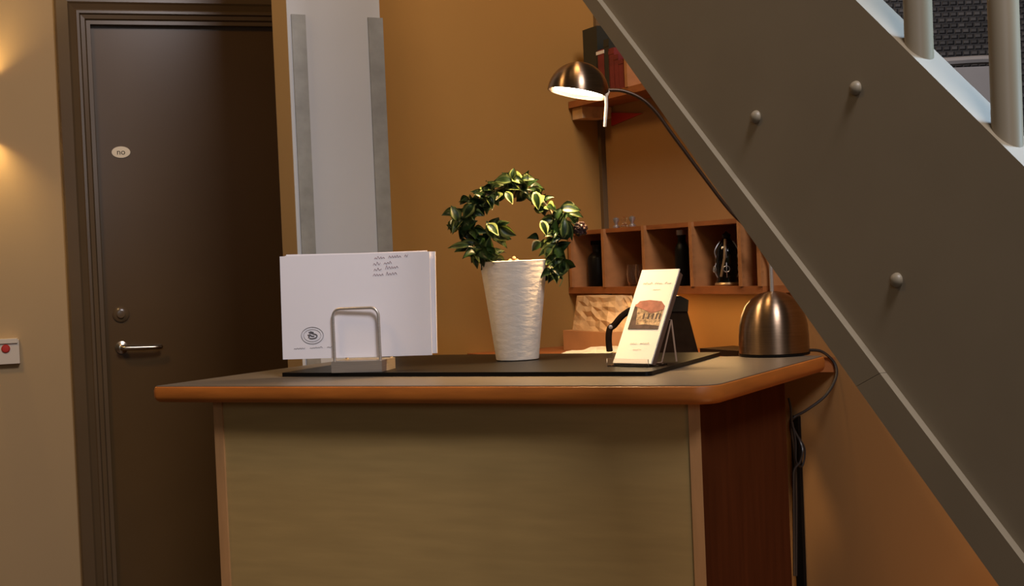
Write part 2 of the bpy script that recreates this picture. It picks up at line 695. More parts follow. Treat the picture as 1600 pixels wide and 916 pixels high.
tube(bm, spline([V((a.x - .10, yc + .19, c_.z - .02)), V((a.x - .02, yc + .19, e_.z - .004)), V((a.x + .05, yc + .19, e_.z)), V((e_.x - .015, yc + .19, e_.z)),
                 V((e_.x, yc + .19, e_.z - .02)), V((e_.x, yc + .19, e_.z - .1)), V((e_.x, yc + .19, .012))], 6), .010, 8)
obj('rail', bm, M['greyp'], lk, smooth=True)

# ================================================================== COUNTER
ZT = 1.04
EDG = .030
FL, FR = V((-.703, 2.588, 0)), V((.318, 2.137, 0))
ef = (FR - FL).normalized()
eb = V((.300, .520, 0)).normalized()
DEP = .60
BL, BR = FL + eb * DEP, FR + eb * DEP
root = empty('reception_counter', V((0, 2.6, 0)), 'reception counter with grey laminate top, orange wood edge and pale wood front', 'counter')


def rounded(pts, rads, k=8):
    out = []
    n = len(pts)
    for i in range(n):
        p, a_, c2 = pts[i], pts[i - 1], pts[(i + 1) % n]
        r = rads[i]
        if r == 0:
            out.append(p.copy())
            continue
        d1, d2 = (a_ - p).normalized(), (c2 - p).normalized()
        ang = d1.angle(d2)
        t = r / tan(ang / 2)
        cc = p + (d1 + d2).normalized() * (r / sin(ang / 2))
        q1, q2 = p + d1 * t, p + d2 * t
        v1, v2 = q1 - cc, q2 - cc
        for j in range(k + 1):
            f = j / k
            v = (v1 * (1 - f) + v2 * f).normalized() * r
            out.append(cc + v)
    return out


outl = rounded([FL, FR, BR, BL], [.012, .045, .02, .02])
cen = (FL + BR) / 2


def inset(pts, d):
    out = []
    n = len(pts)
    for i in range(n):
        t = (pts[(i + 1) % n] - pts[i - 1]).normalized()
        nrm = V((t.y, -t.x, 0))
        if nrm.dot(pts[i] - cen) < 0:
            nrm = -nrm
        out.append(pts[i] - nrm * d)
    return out


# laminate slab
bm = nb()
inn = inset(outl, .004)
prism(bm, [p + V((0, 0, ZT - .02)) for p in inn], V((0, 0, .02)))
obj('countertop', bm, M['top'], root)
bm = nb()
prf = [(.006, 0), (.001, -.002), (-.001, -.008), (-.001, -.020), (.002, -.027), (.009, -.031), (.03, -.031)]
rings = []
for d, h in prf:
    rings.append([bm.verts.new(p + V((0, 0, ZT - .0005 + h))) for p in inset(outl, d)])
for a, c_ in zip(rings, rings[1:]):
    for k in range(len(a)):
        bm.faces.new([a[k], a[(k + 1) % len(a)], c_[(k + 1) % len(a)], c_[k]])
bm.faces.new(rings[-1])
obj('edge_band', bm, M['edge'], root, label='rounded orange wood edge band', smooth=True)
# body
CL, CRr = V((-.586, 2.591, 0)), V((.300, 2.200, 0))
CB = CRr + eb * .43
cf = (CRr - CL).normalized()
cs = (CB - CRr).normalized()
cd = (CB - CRr).length
zb = ZT - .031
bm = nb()
box(bm, CL, cf * .020, cs * cd, V((0, 0, zb)))
obj('side_panel', bm, [M['strip']], root, bevel=.001)
bm = nb()
box(bm, CRr - cf * .020, cf * .020, cs * cd, V((0, 0, zb)))
for f in bm.faces:
    pass
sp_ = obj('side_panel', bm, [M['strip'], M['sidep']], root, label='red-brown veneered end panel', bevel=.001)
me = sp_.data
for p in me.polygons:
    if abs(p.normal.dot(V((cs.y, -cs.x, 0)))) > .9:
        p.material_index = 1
bm = nb()
bk = V((-cf.y, cf.x, 0))
box(bm, CL + cf * .0205 + bk * .004, cf * ((CRr - CL).length - .0415), bk * .016, V((0, 0, zb)))
obj('front_panel', bm, M['panel'], root)

# desk pad
ML = hitz(440, 589, ZT)
MR = hitz(1016, 588, ZT)
MB = hitz(1152, 549, ZT)
em = (MR - ML).normalized()
es_ = (MB - MR).normalized()
dm = .44
bm = nb()
po = rounded([ML, MR, MR + es_ * dm, ML + es_ * dm], [.004, .012, .004, .004], 5)
prism(bm, po, V((0, 0, .008)))
for f in bm.faces:
    f.material_index = 0 if abs(f.normal.z) > .9 else 1
obj('desk_pad', bm, [M['pad'], M['black']], label='flat dark brown desk pad with a black edge on the reception counter', cat='desk pad', bevel=.0015)
ZP = ZT + .008

# ================================================================== ENVELOPES AND HOLDER
# holder: tray + two wire loops
th = radians(13)
hx = V((cos(th), -sin(th), 0))
hy = V((sin(th), cos(th), 0))
hb = hitz(518, 583, ZP)
wd, dp, ht = .104, .085, .022
root = empty('letter_holder', hb + hx * wd / 2 + hy * dp / 2, 'brushed steel letter holder with a rounded wire loop and heavy square base', 'letter holder')
bm = nb()
box(bm, hb, hx * wd, hy * dp, V((0, 0, ht)))
obj('base', bm, M['steel'], root, bevel=.0015)


def loop(off, nm):
    bm = nb()
    c0 = hb + hx * (wd / 2) + hy * off
    hw, hh, r = .047, .125, .016
    path = [c0 - hx * hw + V((0, 0, ht - .004))]
    path += [c0 - hx * hw + V((0, 0, hh - r))]
    for j in range(1, 7):
        a_ = pi - j * pi / 12
        path.append(c0 + hx * (-hw + r + r * cos(a_)) + V((0, 0, hh - r + r * sin(a_))))
    for j in range(0, 7):
        a_ = pi / 2 - j * pi / 12
        path.append(c0 + hx * (hw - r + r * cos(a_)) + V((0, 0, hh - r + r * sin(a_))))
    path.append(c0 + hx * hw + V((0, 0, ht - .004)))
    tube(bm, path, .0030, 12)
    obj(nm, bm, M['steel'], root, smooth=True)


loop(.008, 'wire_loop')
loop(.078, 'wire_loop')

te = radians(9)
ex = V((cos(te), -sin(te), 0))
ey = V((sin(te), cos(te), 0))
UZ = V((0, 0, 1))
E0 = hb + hx * .052 + hy * .018           # envelope plane passes just behind the loop
nE = ey


def envp(px, py, off=0.):
    return hitp(px, py, E0 + ey * off, nE)


lab = ['front white envelope with handwriting and a round printed mark, in the steel holder',
       'white envelope showing only a sliver at the right, directly behind the front envelope',
       'rearmost white envelope in the steel holder, its top edge just above the others']
grp = 'white envelopes in the steel holder'
quads = [((437, 401), (671, 393), (675, 555), (442, 562)), ((447, 398), (680, 393), (683, 552), (452, 560)), ((445, 400), (667, 391.5), (671, 552), (449, 559))]
envs = []
for i, q in enumerate(quads):
    off = .0 + i * .006
    bm = nb()
    pts = [envp(*p, off) for p in q]
    zmin = ZP + ht + .0008
    pts = [V((p.x, p.y, max(p.z, zmin))) for p in pts]
    # gently bowed sheet with thickness
    G = 10
    grid = [[None] * (G + 1) for _ in range(G + 1)]
    for a_ in range(G + 1):
        for b_ in range(G + 1):
            fa, fb = a_ / G, b_ / G
            p = (pts[0] * (1 - fa) + pts[1] * fa) * (1 - fb) + (pts[3] * (1 - fa) + pts[2] * fa) * fb
            grid[a_][b_] = bm.verts.new(p)
    gf = []
    for a_ in range(G):
        for b_ in range(G):
            gf.append(bm.faces.new([grid[a_][b_], grid[a_ + 1][b_], grid[a_ + 1][b_ + 1], grid[a_][b_ + 1]]))
    r = bmesh.ops.extrude_face_region(bm, geom=gf)
    bmesh.ops.translate(bm, verts=[g for g in r['geom'] if isinstance(g, bmesh.types.BMVert)], vec=ey * .0022)
    eo = obj('envelope', bm, M['paper'], label=lab[i], cat='envelope', group=grp)
    envs.append(eo)
F0 = envs[0]
n_off = -.0006
# handwriting
rows = [((585, 405), (640, 401), 0), ((583, 415), (618, 411), 1), ((584, 423.5), (625, 418), 0), ((583, 431.5), (622, 429), 0)]
bm = nb()
for k, (a_, c_, _) in enumerate(rows):
    A, B = envp(*a_, n_off), envp(*c_, n_off)
    scribble(bm, A, (B - A).normalized(), UZ, (B - A).length * .95, .0050, 30 + k, .00045)
obj('handwriting', bm, M['pinkink'], F0, label='faint handwritten address')
# round mark
bm = nb()
cc = envp(488, 524.5, n_off)
tube(bm, [cc + ex * cos(2 * pi * k / 40) * .0225 + UZ * sin(2 * pi * k / 40) * .0165 for k in range(40)], .00045, 5, closed=True)
tube(bm, [cc + ex * cos(2 * pi * k / 40) * .0175 + UZ * sin(2 * pi * k / 40) * .0120 for k in range(40)], .0003, 5, closed=True)
for pts_ in ([(-.007, .007), (.001, .004), (.009, .001), (.008, -.004), (0, -.006), (-.006, -.005)], [(-.006, .003), (-.001, -.001), (.004, -.001)],
             [(-.009, .002), (-.006, -.001), (-.008, -.004)], [(-.004, .008), (.003, .006)]):
    tube(bm, spline([cc + ex * a_ + UZ * b_ for a_, b_ in pts_], 6), .0011, 6)
obj('printed_mark', bm, M['ink'], F0, label='round printed emblem')
bm = nb()
A, B = envp(459, 546, n_off), envp(519, 543, n_off)
scribble(bm, A, (B - A).normalized(), UZ, (B - A).length, .0026, 77, .0003)
obj('printed_line', bm, M['ink'], F0, label='small line of print under the emblem')

# ================================================================== POTTED PLANT
pc = hitz(809, 564.5, ZP) + V((0, .042, 0))
pc.z = ZP
kS = (pc - O).dot(CF) / FOC
rb, rt, hp = 33.5 * kS, 52.5 * kS, 155 * kS
root = empty('potted_plant', pc, 'wreath-trained leafy plant in a tall rough white pot on the desk pad', 'potted plant')
bm = nb()
prof_ = [(0, 0), (rb * .92, 0), (rb, .002)]
for j in range(1, 22):
    f = j / 21
    prof_.append((rb + (rt - rb) * (f ** 1.05) , .002 + (hp - .006) * f))
prof_ += [(rt + .0005, hp - .001), (rt - .002, hp), (rt - .007, hp - .001), (rt - .010, hp - .03), (0, hp - .03)]
lathe(bm, pc, prof_, 56)
obj('pot', bm, M['pot'], root, smooth=True)
bm = nb()
lathe(bm, pc, [(0, hp - .022), (rt * .4, hp - .019), (rt - .0095, hp - .024), (rt - .0095, hp - .028), (0, hp - .028)], 24)
obj('soil', bm, M['soil'], root)
yp = pc.y


def pp(x, y, dy=0.):
    return hitp(x, y, V((0, yp + dy, 0)), V((0, 1, 0)))


hoop_px = [(758, 425), (752, 398), (737, 372), (735, 345), (748, 318), (770, 300), (798, 290), (827, 298), (852, 318), (868, 345), (872, 372), (866, 398), (858, 425)]
hoop = spline([pp(x, y, .012 * sin(i * 1.1)) for i, (x, y) in enumerate(hoop_px)], 8)
# ends go down inside the pot
hoop = [pc + V((-.040, 0, hp - .05)) + (hoop[0] - hoop[0])] + hoop[8:-8] + [pc + V((.040, 0, hp - .05))]
bm = nb()
tube(bm, hoop, .0022, 7)
obj('hoop', bm, M['stem'], root, smooth=True)
bm = nb()


def leaf(bm, base, d, nrm, ln, wd_, cup, curl):
    d = d.normalized()
    nrm = (nrm - d * nrm.dot(d)).normalized()
    sd = d.cross(nrm)
    NL, NWd = 6, 4
    shp = [.25, .72, 1., .95, .70, .34, .02]
    g = []
    for i in range(NL + 1):
        t = i / NL
        row = []
        for j in range(-2, 3):
            x = j / 2 * wd_ * shp[i]
            p = base + d * (ln * (sin(t * curl) / curl)) + nrm * (-ln * (1 - cos(t * curl)) / curl) + sd * x + nrm * (abs(j / 2) ** 1.6) * cup * wd_ * shp[i]
            row.append(bm.verts.new(p))
        g.append(row)
    for i in range(NL):
        for j in range(4):
            f = bm.faces.new([g[i][j], g[i][j + 1], g[i + 1][j + 1], g[i + 1][j]])
            f.material_index = 1 if j in (0, 3) and lm else 0
            f.smooth = True


rnd = random.Random(11)
dense = hoop[2:-2]
for k in range(118):
    i = rnd.randrange(1, len(dense) - 1)
    base = dense[i]
    tg = (dense[i + 1] - dense[i - 1]).normalized()
    u_, v_ = frame(tg)
    an = rnd.uniform(0, 2 * pi)
    out = u_ * cos(an) + v_ * sin(an)
    d = (out * rnd.uniform(.6, 1.) + tg * rnd.uniform(-.8, .8) + V((0, 0, rnd.uniform(-.5, .3)))).normalized()
    lm = rnd.random() < .42
    ln_ = rnd.uniform(.024, .038)
    leaf(bm, base + out * rnd.uniform(.0, .008), d, V((rnd.uniform(-1, 1), -1.0, rnd.uniform(-.3, 1.2))), ln_, ln_ * rnd.uniform(.26, .40), rnd.uniform(.5, 1.1), rnd.uniform(.4, 1.9))
# hanging tail at the right, leaves over the rim at the left and loose sprigs
for (x, y, n_) in ((870, 392, 9), (872, 412, 10), (868, 424, 8), (750, 392, 10), (768, 402, 10), (738, 384, 5), (775, 362, 9), (768, 378, 7), (890, 338, 5), (716, 338, 8), (722, 352, 6), (735, 360, 6), (735, 315, 6), (798, 278, 7), (758, 395, 8), (850, 378, 4)):
    for q in range(n_):
        lm = rnd.random() < .45
        ln_ = rnd.uniform(.026, .038)
        leaf(bm, pp(x + rnd.uniform(-9, 9), y + rnd.uniform(-8, 8), rnd.uniform(-.045, -.005) if y > 385 else rnd.uniform(-.02, .02)),
             V((rnd.uniform(-1, 1), rnd.uniform(-.7, .3), rnd.uniform(-.9, .5))), V((rnd.uniform(-1, 1), -1., rnd.uniform(0, 1.2))), ln_, ln_ * .34, rnd.uniform(.5, 1.1), rnd.uniform(.4, 1.7))
for (x0, y0, dx, dz_, ln_) in ((745, 380, -1, .05, .045), (888, 332, .9, -.2, .034), (885, 345, .3, -1, .045), (800, 278, .2, 1, .022), (815, 280, 1, .1, .03)):
    lm = True
    leaf(bm, pp(x0, y0, -.012), V((dx, -.2, dz_)), V((0, -1, .5)), ln_, .009, .6, .7)
for (x0, y0, dx, dy_, dz_, ln_, wd_) in ((736, 384, -1, -.1, .12, .052, .0085), (738, 388, .8, -.3, -.55, .050, .015), (752, 400, 1, -.2, .10, .044, .016),
                                (770, 372, -.2, -.2, 1, .040, .012), (762, 350, .6, -.3, -.5, .034, .011), (715, 345, -.25, -.2, 1, .036, .013),
                                (740, 318, -.6, -.2, -.7, .040, .013), (880, 372, .15, -.2, 1, .050, .011), (876, 326, 1, -.2, .05, .044, .015),
                                (835, 300, .3, -.2, -1, .040, .012), (790, 300, .5, -.3, -.7, .030, .009), (862, 405, .5, -.3, -1, .044, .017), (868, 380, -.9, -.2, -.5, .046, .011),
                                (845, 345, .5, -.3, -1, .036, .010), (800, 282, -1, -.1, .2, .040, .014)):
    lm = True
    leaf(bm, pp(x0, y0, -.030), V((dx, dy_, dz_)), V((.2, -1, .5)), ln_, wd_, .35, .8)
bmesh.ops.solidify(bm, geom=bm.faces[:], thickness=.0006)
obj('foliage', bm, [M['leaf'], M['leafl']], root, label='curled dark green leaves with pale margins')
bm = nb()
tube(bm, spline([pp(868, 425, -.03), pp(879, 432, -.03), pp(878, 440, -.03), pp(874, 448, -.03)], 5), .0009, 5)
obj('tendril', bm, M['leafl'], root)
bm = nb()
tube(bm, spline([pp(888, 345, -.01), pp(897, 350, -.01), pp(904, 355, -.01)], 5), .0011, 5)
obj('tendril', bm, M['leafl'], root)
bm = nb()
fc = pp(907, 358, -.01)
for k in range(70):
    a_, b_ = rnd.uniform(0, 2 * pi), acos(rnd.uniform(-1, 1))
    dd = V((sin(b_) * cos(a_), sin(b_) * sin(a_), cos(b_)))
    bmesh.ops.create_icosphere(bm, subdivisions=1, radius=.0036, matrix=Matrix.Translation(fc + dd * .0135))
bmesh.ops.create_icosphere(bm, subdivisions=2, radius=.013, matrix=Matrix.Translation(fc))
obj('flower_head', bm, M['plum'], root, label='round dark plum flower head')
bm = nb()
for (x, y) in ((797, 408), (803, 404), (808, 408), (801, 409)):
    bmesh.ops.create_icosphere(bm, subdivisions=2, radius=.0045, matrix=Matrix.Translation(pp(x, y, -.02)))
gm = pc + V((-.008, -.012, hp - .016))
tube(bm, [gm + V((0, 0, -.006)), pp(802, 408, -.02)], .004, 8)
obj('pebble_topping', bm, M['kraft'], root, label='pale pebbles at the rim')

# ================================================================== BROCHURE STAND
a1, b1 = radians(42), radians(31)
fw = V((cos(a1), -sin(a1), 0))
nn = V((-sin(a1), -cos(a1), 0))
up = (UZ * cos(b1) - nn * sin(b1)).normalized()
fn = (nn * cos(b1) + UZ * sin(b1)).normalized()     # facing normal
B0 = hitz(958, 567, ZP + .006)
kb = (B0 - O).dot(CF) / FOC
bw = .100 * .87
bh = .199
root = empty('brochure_stand', B0 + fw * bw / 2 - nn * .03 - V((0, 0, .006)), 'clear acrylic leaflet stand on the desk pad, right of the white pot', 'leaflet stand')
t = .0025
bm = nb()
box(bm, B0 - fn * .003 - fw * .002, fw * (bw + .0035), up * (bh * .97), -fn * .010)
obj('back_plate', bm, M['smoke'], root, bevel=.0006)
bm = nb()
box(bm, V((B0.x, B0.y, ZP + .0004)) - fw * .004 + nn * .014, fw * (bw + .008), -nn * .060, V((0, 0, .0025)))
box(bm, V((B0.x, B0.y, ZP + .0029)) - fw * .004 + nn * .012, fw * (bw + .008), nn * .002, V((0, 0, .012)))
obj('base_plate', bm, M['acryl'], root, bevel=.0006)
# folded rear support
def st(px, py, ref):
    return hitp(px, py, V((0, ref.y, 0)), V((0, 1, 0)))


ra, rc = hitz(1057, 565, ZP + .0018), hitz(1034, 566, ZP + .0018)
ta, tb = st(1049, 500, ra), st(1038, 499, ra)
bm = nb()
tube(bm, [ra, ta, tb, st(1036, 504, ra)], .0017, 6)
tube(bm, [ta, rc, hitz(1024, 568, ZP + .0018)], .0015, 6)
obj('support_bracket', bm, M['frost'], root, smooth=True)

bm = nb()
box(bm, B0, fw * bw, up * bh, -fn * .0028)
leaflet = obj('leaflet', bm, M['paper2'], label='tall white leaflet with a house picture, upright in the clear stand', cat='leaflet')


def on(u_, v_, o_=.0004):
    return B0 + fw * (bw * u_) + up * (bh * v_) + fn * o_


bm = nb()
prism(bm, [on(.12, .355), on(.92, .355), on(.92, .60), on(.80, .645), on(.50, .66), on(.12, .62)], fn * .0003)
pic = obj('printed_picture', bm, M['facade'], leaflet, label='picture of a house with a red roof')
bm = nb()
prism(bm, [on(.12, .60, .0008), on(.40, .56, .0008), on(.62, .52, .0008), on(.92, .56, .0008), on(.92, .60, .0008), on(.80, .65, .0008), on(.48, .665, .0008), on(.22, .655, .0008)], fn * .0002)
obj('picture_roof', bm, M['roof'], pic)
bm = nb()
prism(bm, [on(.12, .355, .0008), on(.92, .355, .0008), on(.92, .39, .0008), on(.55, .405, .0008), on(.30, .40, .0008), on(.20, .59, .0008), on(.12, .60, .0008)], fn * .0002)
for uu in (.42, .55, .66, .76, .85):
    prism(bm, [on(uu, .46, .0008), on(uu + .045, .46, .0008), on(uu + .045, .52, .0008), on(uu, .52, .0008)], fn * .0002)
obj('picture_ground', bm, M['ground'], pic)
bm = nb()
scribble(bm, on(.16, .84, .0006), fw, up, bw * .74, .0028, 5, .0004)
scribble(bm, on(.47, .775, .0006), fw, up, bw * .20, .0018, 6, .0003)
obj('printed_title', bm, M['paleink'], leaflet)
bm = nb()
scribble(bm, on(.30, .20, .0006), fw, up, bw * .50, .0022, 8, .00035)
scribble(bm, on(.42, .14, .0006), fw, up, bw * .26, .0018, 9, .0003)
obj('printed_text', bm, M['paleink'], leaflet)

# ================================================================== DESK LAMP
Lb = hitz(1210, 557, ZT)
Lb = Lb + V((Lb.x, Lb.y, 0)).normalized() * .035
Lb.z = ZT
kl = (Lb - O).dot(CF) / FOC
R_ = 54.5 * kl
root = empty('desk_lamp', Lb, 'brushed metal desk lamp, lit, with domed base and long curved neck', 'lamp')
Hb = 100 * kl
bm = nb()
lathe(bm, Lb, [(0, .004), (R_ * .97, .004), (R_, .006), (R_, .010), (R_ * .995, Hb * .30), (R_ * .97, Hb * .48), (R_ * .90, Hb * .64), (R_ * .78, Hb * .78),
               (R_ * .60, Hb * .89), (R_ * .38, Hb * .965), (R_ * .15, Hb * .997), (0, Hb)], 64)
obj('base', bm, M['lampm'], root, smooth=True)
bm = nb()
lathe(bm, Lb, [(0, 0.0003), (R_ * .99, 0.0003), (R_ * 1.01, .002), (R_ * 1.01, .0045), (0, .0045)], 48)
obj('rubber_ring', bm, M['black'], root)
yl = Lb.y


def lp(x, y, dy=0.):
    return hitp(x, y, V((0, yl + dy, 0)), V((0, 1, 0)))


bm = nb()
tube(bm, [Lb + V((0, 0, Hb - .004)), Lb + V((0, 0, Hb + 48 * kl))], .0042, 12)
obj('stem', bm, M['steel'], root, smooth=True)
bm = nb()
npts = [Lb + V((0, 0, Hb + 46 * kl)), lp(1198, 393), lp(1180, 366), lp(1143, 332), lp(1101, 278), lp(1052, 212), lp(1024, 174), lp(1000, 153), lp(972, 142), lp(945, 141)]
tube(bm, spline(npts, 8), .0038, 12)
obj('neck', bm, M['neck'], root, smooth=True)
# shade
hc = lp(903, 146)
tilt = radians(12)
ax = (V((sin(tilt) * 1.0, 0.03, cos(tilt)))).normalized()     # dome axis
Rs = 48 * kl
bm = nb()
pr = []
for j in range(0, 15):
    f = j / 14 * (pi / 2) * .985
    pr.append((Rs * cos(f), Rs * 1.02 * sin(f)))
inner = [(r * .965, h * .965) for r, h in pr[::-1]]
lathe(bm, hc, [(Rs * .965, -.001), (Rs, -.001)] + pr + [(0, Rs * 1.02)], 56, ax)
lathe(bm, hc, [(0, Rs * .985)] + inner + [(Rs * .965, -.001)], 56, ax)
obj('lamp_shade', bm, M['lampm'], root, label='domed brushed metal shade', smooth=True)
bm = nb()
lathe(bm, hc + ax * .006, [(0, 0), (Rs * .80, 0), (Rs * .86, .004), (Rs * .7, .02), (0, .028)], 40, ax)
obj('bulb', bm, M['bulb'], root, label='glowing bulb', smooth=True)
bm = nb()
tube(bm, [lp(947, 150, -.03), lp(947.5, 165, -.03), lp(945, 198, -.03)], [.0032, .0034, .0030], 10)
tube(bm, [lp(950, 143), lp(947, 150, -.03)], .004, 8)
obj('switch_lever', bm, M['white'], root, label='pale switch lever', smooth=True)
l = bpy.data.lights.new('lamp_light', 'AREA')
l.shape = 'DISK'
l.size = Rs * 1.7
l.energy = 5.0
l.color = (1, .60, .26)
l.spread = radians(102)
lo = bpy.data.objects.new('lamp_light', l)
COL.objects.link(lo)
lo.location = hc + ax * .004
lo.rotation_euler = (-ax).to_track_quat('-Z', 'Y').to_euler()

# lamp cord
bm = nb()
c0 = Lb + V((R_ * .95, -.01, .008))
cpts = [c0, lp(1285, 550), lp(1304, 568), lp(1306, 590, -.02), lp(1290, 618, -.04), lp(1262, 640, -.06), lp(1240, 653, -.08)]
off_ = cpts[-1]
cpts += [lp(1236, 664, -.06), lp(1240, 700, -.04), lp(1244, 760, .0), lp(1244, 900, .0)]
tube(bm, spline(cpts, 8), .0030, 8)
obj('power_cord', bm, M['cable'], label='thin black cord looping from the lamp base down beside the counter', cat='cord', smooth=True)
bm = nb()
def cq(x, y, dy=0.): return hitp(x, y, V((0, 2.60 + dy, 0)), V((0, 1, 0)))
tube(bm, spline([cq(1232, 622), cq(1236, 640), cq(1238, 665, .01), cq(1250, 690, .01), cq(1254, 705), cq(1250, 722), cq(1241, 735), cq(1240, 760), cq(1241, 900)], 7), .0024, 7)
tube(bm, spline([cq(1235, 655, .02), cq(1240, 672, .03), cq(1257, 700, .03), cq(1254, 728, .02), cq(1244, 722, .01), cq(1243, 690, .01), cq(1238, 660, .01)], 7), .0019, 7)
obj('cable_loop', bm, M['cable'], label='tangled loop of thin black cable hanging at the back corner of the counter', cat='cable', smooth=True)
# thin dark vertical strip on the wall
bm = nb()
sa, _ = hitn(1241, 800, NW - .03)
sb_, _ = hitn(1252, 800, NW - .008)
wbox(bm, NW - .008, NW - .0005, sb_, sb_ + .025, 0, hitn(1240, 650, NW - .008)[1])
obj('thin_strip', bm, M['black'], label='dark vertical thin strip on the wall behind the counter end', cat='thin strip', bevel=.002)

l = bpy.data.lights.new('under_shelf_light', 'AREA')
l.shape = 'RECTANGLE'
l.size, l.size_y = .5, .02
l.energy = .8
l.color = (1, .60, .22)
lo = bpy.data.objects.new('under_shelf_light', l)
COL.objects.link(lo)
lo.matrix_world = Matrix.Translation(W(1.715, 2.55, 1.160)) @ Matrix(((ES.x, EN.x, 0, 0), (ES.y, EN.y, 0, 0), (0, 0, 1, 0), (0, 0, 0, 1)))

# ================================================================== BACK WORKTOP AND SHELVES
ZW = 1.030
bm = nb()
prism(bm, [W(NW - .001, 2.13, ZW - .03), W(1.40, 2.62, ZW - .03), W(1.40, SB - .001, ZW - .03), W(NW - .001, SB - .001, ZW - .03)], V((0, 0, .03)))
rt_ = empty('back_worktop', W(1.6, 2.75, 0), 'wooden back worktop in the corner behind the reception counter', 'worktop')
obj('top', bm, M['shelf'], rt_, bevel=.002)
for sN in (2.70, 2.95):
    bm = nb()
    wbox(bm, 1.42, NW - .02, sN, sN + .02, 0, ZW - .03)
    obj('support_panel', bm, M['shelf'], rt_)

# pigeonhole unit
N0 = 1.694
root = empty('pigeonhole_shelf', W(N0 + .06, 2.5, 1.155), 'orange pine pigeonhole shelf with open compartments on the right wall', 'shelf unit')
divs = [2.985, 2.822, 2.640, 2.448, 2.272, 2.208]
zlo, zhi = 1.180, 1.322
bm = nb()
wbox(bm, N0, NW - .001, 2.202, SB - .002, zlo - .016, zlo)
obj('bottom_board', bm, M['shelf'], root, bevel=.001)
bm = nb()
wbox(bm, N0 + .004, NW - .001, 2.202, SB - .002, zhi - .010, zhi)
obj('top_board', bm, M['shelf'], root, bevel=.001)
bm = nb()
wbox(bm, NW - .006, NW - .001, 2.202, SB - .002, zlo, zhi - .01)
obj('back_board', bm, M['shelf'], root)
for i, s in enumerate(divs):
    bm = nb()
    z_top = zhi + (.004 if i % 2 == 0 else 0)
    wbox(bm, N0 - .002, NW - .006, s - .006, s + .006, zlo, zhi - .0105 if i not in (2, 3, 4) else zhi - .0105)
    wbox(bm, N0 - .003, N0 + .004, s - .006, s + .006, zlo, zhi)
    obj('divider', bm, M['shelfb'], root)


def at_shelf(px, n):
    s, _ = hitn(px, 400, n)
    return s


def bottle(name, s, n, r, h, m, label, neckr=.35, neckh=.35, cat='bottle', cap=None):
    c = W(n, s, zlo + .0003)
    bm = nb()
    hb_ = h * (1 - neckh)
    lathe(bm, c, [(0, 0), (r * .95, 0), (r, .003), (r, hb_ * .9), (r * .85, hb_), (r * neckr, hb_ + h * .08), (r * neckr, h * .95), (r * neckr * 1.15, h), (0, h)], 28)
    if cap:
        e = empty(name, c, label, cat)
        obj('body', bm, m, e, smooth=True)
        bm = nb()
        lathe(bm, c, [(0, h), (r * neckr * 1.3, h), (r * neckr * 1.3, h * 1.1), (0, h * 1.1)], 20)
        obj('cap', bm, cap, e, smooth=True)
        return e
    return obj(name, bm, m, label=label, cat=cat, smooth=True)


nI = 1.75
bottle('black_bottle', at_shelf(934, nI), nI, .026, .105, M['black'], 'wide black bottle in the leftmost pigeonhole compartment', .5, .25, cap=M['blackm'])
bottle('dark_bottle', at_shelf(1066, nI), nI, .017, .116, M['black'], 'slim black bottle in the compartment behind the top of the leaflet', .55, .22, cap=M['pewter'])
for k, px in enumerate((988, 1001)):
    c = W(nI - .01, at_shelf(px, nI - .01), zlo + .0003)
    bm = nb()
    lathe(bm, c, [(0, 0), (.011, 0), (.014, .012), (.0155, .030), (.013, .052), (.012, .052), (.0142, .030), (.0128, .013), (.009, .003), (0, .003)], 24)
    obj('drinking_glass', bm, M['glassc'], label=['small clear drinking glass in the second compartment, left of the other glass',
                                           'small clear drinking glass half hidden by the leaflet top, right of the other glass'][k],
        cat='glass', group='small glasses in the second compartment', smooth=True)
# ornate lantern
c = W(nI - .01, at_shelf(1136, nI - .01), zlo + .0003)
root = empty('lantern', c, 'dark ornamental lantern with pale curled metalwork in the fourth compartment', 'lantern')
bm = nb()
lathe(bm, c, [(0, 0), (.024, 0), (.026, .008), (.023, .016), (.026, .03), (.0275, .055), (.024, .080), (.014, .095), (.008, .103), (.010, .110), (0, .118)], 28)
obj('body', bm, M['glassd'], root, smooth=True)
bm = nb()
for k in range(6):
    a_ = k * pi / 3 + .3
    dd = V((cos(a_), sin(a_), 0))
    tube(bm, spline([c + dd * .024 + UZ * .018, c + dd * .031 + UZ * .035, c + dd * .025 + UZ * .055, c + dd * .029 + UZ * .075, c + dd * .016 + UZ * .096], 5), .0013, 6)
    tube(bm, [c + dd * .031 + UZ * .036 + UZ * cos(q * pi / 4) * .007 + V((-dd.y, dd.x, 0)) * sin(q * pi / 4) * .007 for q in range(8)], .001, 5, closed=True)
obj('metalwork', bm, M['pewter'], root, smooth=True)
bm = nb()
tube(bm, [c + V((-.018, -.022, .02)), c + V((-.010, -.027, .06)), c + V((-.006, -.02, .10))], .003, 8)
lathe(bm, c, [(0.028, 0.0), (.029, .003), (.027, .007)], 24)
obj('brass_trim', bm, M['brass'], root, smooth=True)
# trinkets on top of the shelf
for k, px in enumerate((963, 976, 988)):
    s, _ = hitn(px, 355, 1.72)
    c = W(1.72, s, zhi + .0003)
    bm = nb()
    lathe(bm, c, [(0, 0), (.0085, 0), (.009, .004), (.004, .008), (.0045, .012), (.008, .018), (.0075, .024), (0, .027)], 18)
    obj('trinket', bm, M['glassc'] if k == 1 else M['pewter'], label=['small dark metal trinket on the shelf top, nearest the wall corner', 'small clear glass trinket on the shelf top between two metal ones',
                                'small dark metal trinket on the shelf top, nearest the stairs'][k], cat='trinket', group='small trinkets on the shelf top', smooth=True)

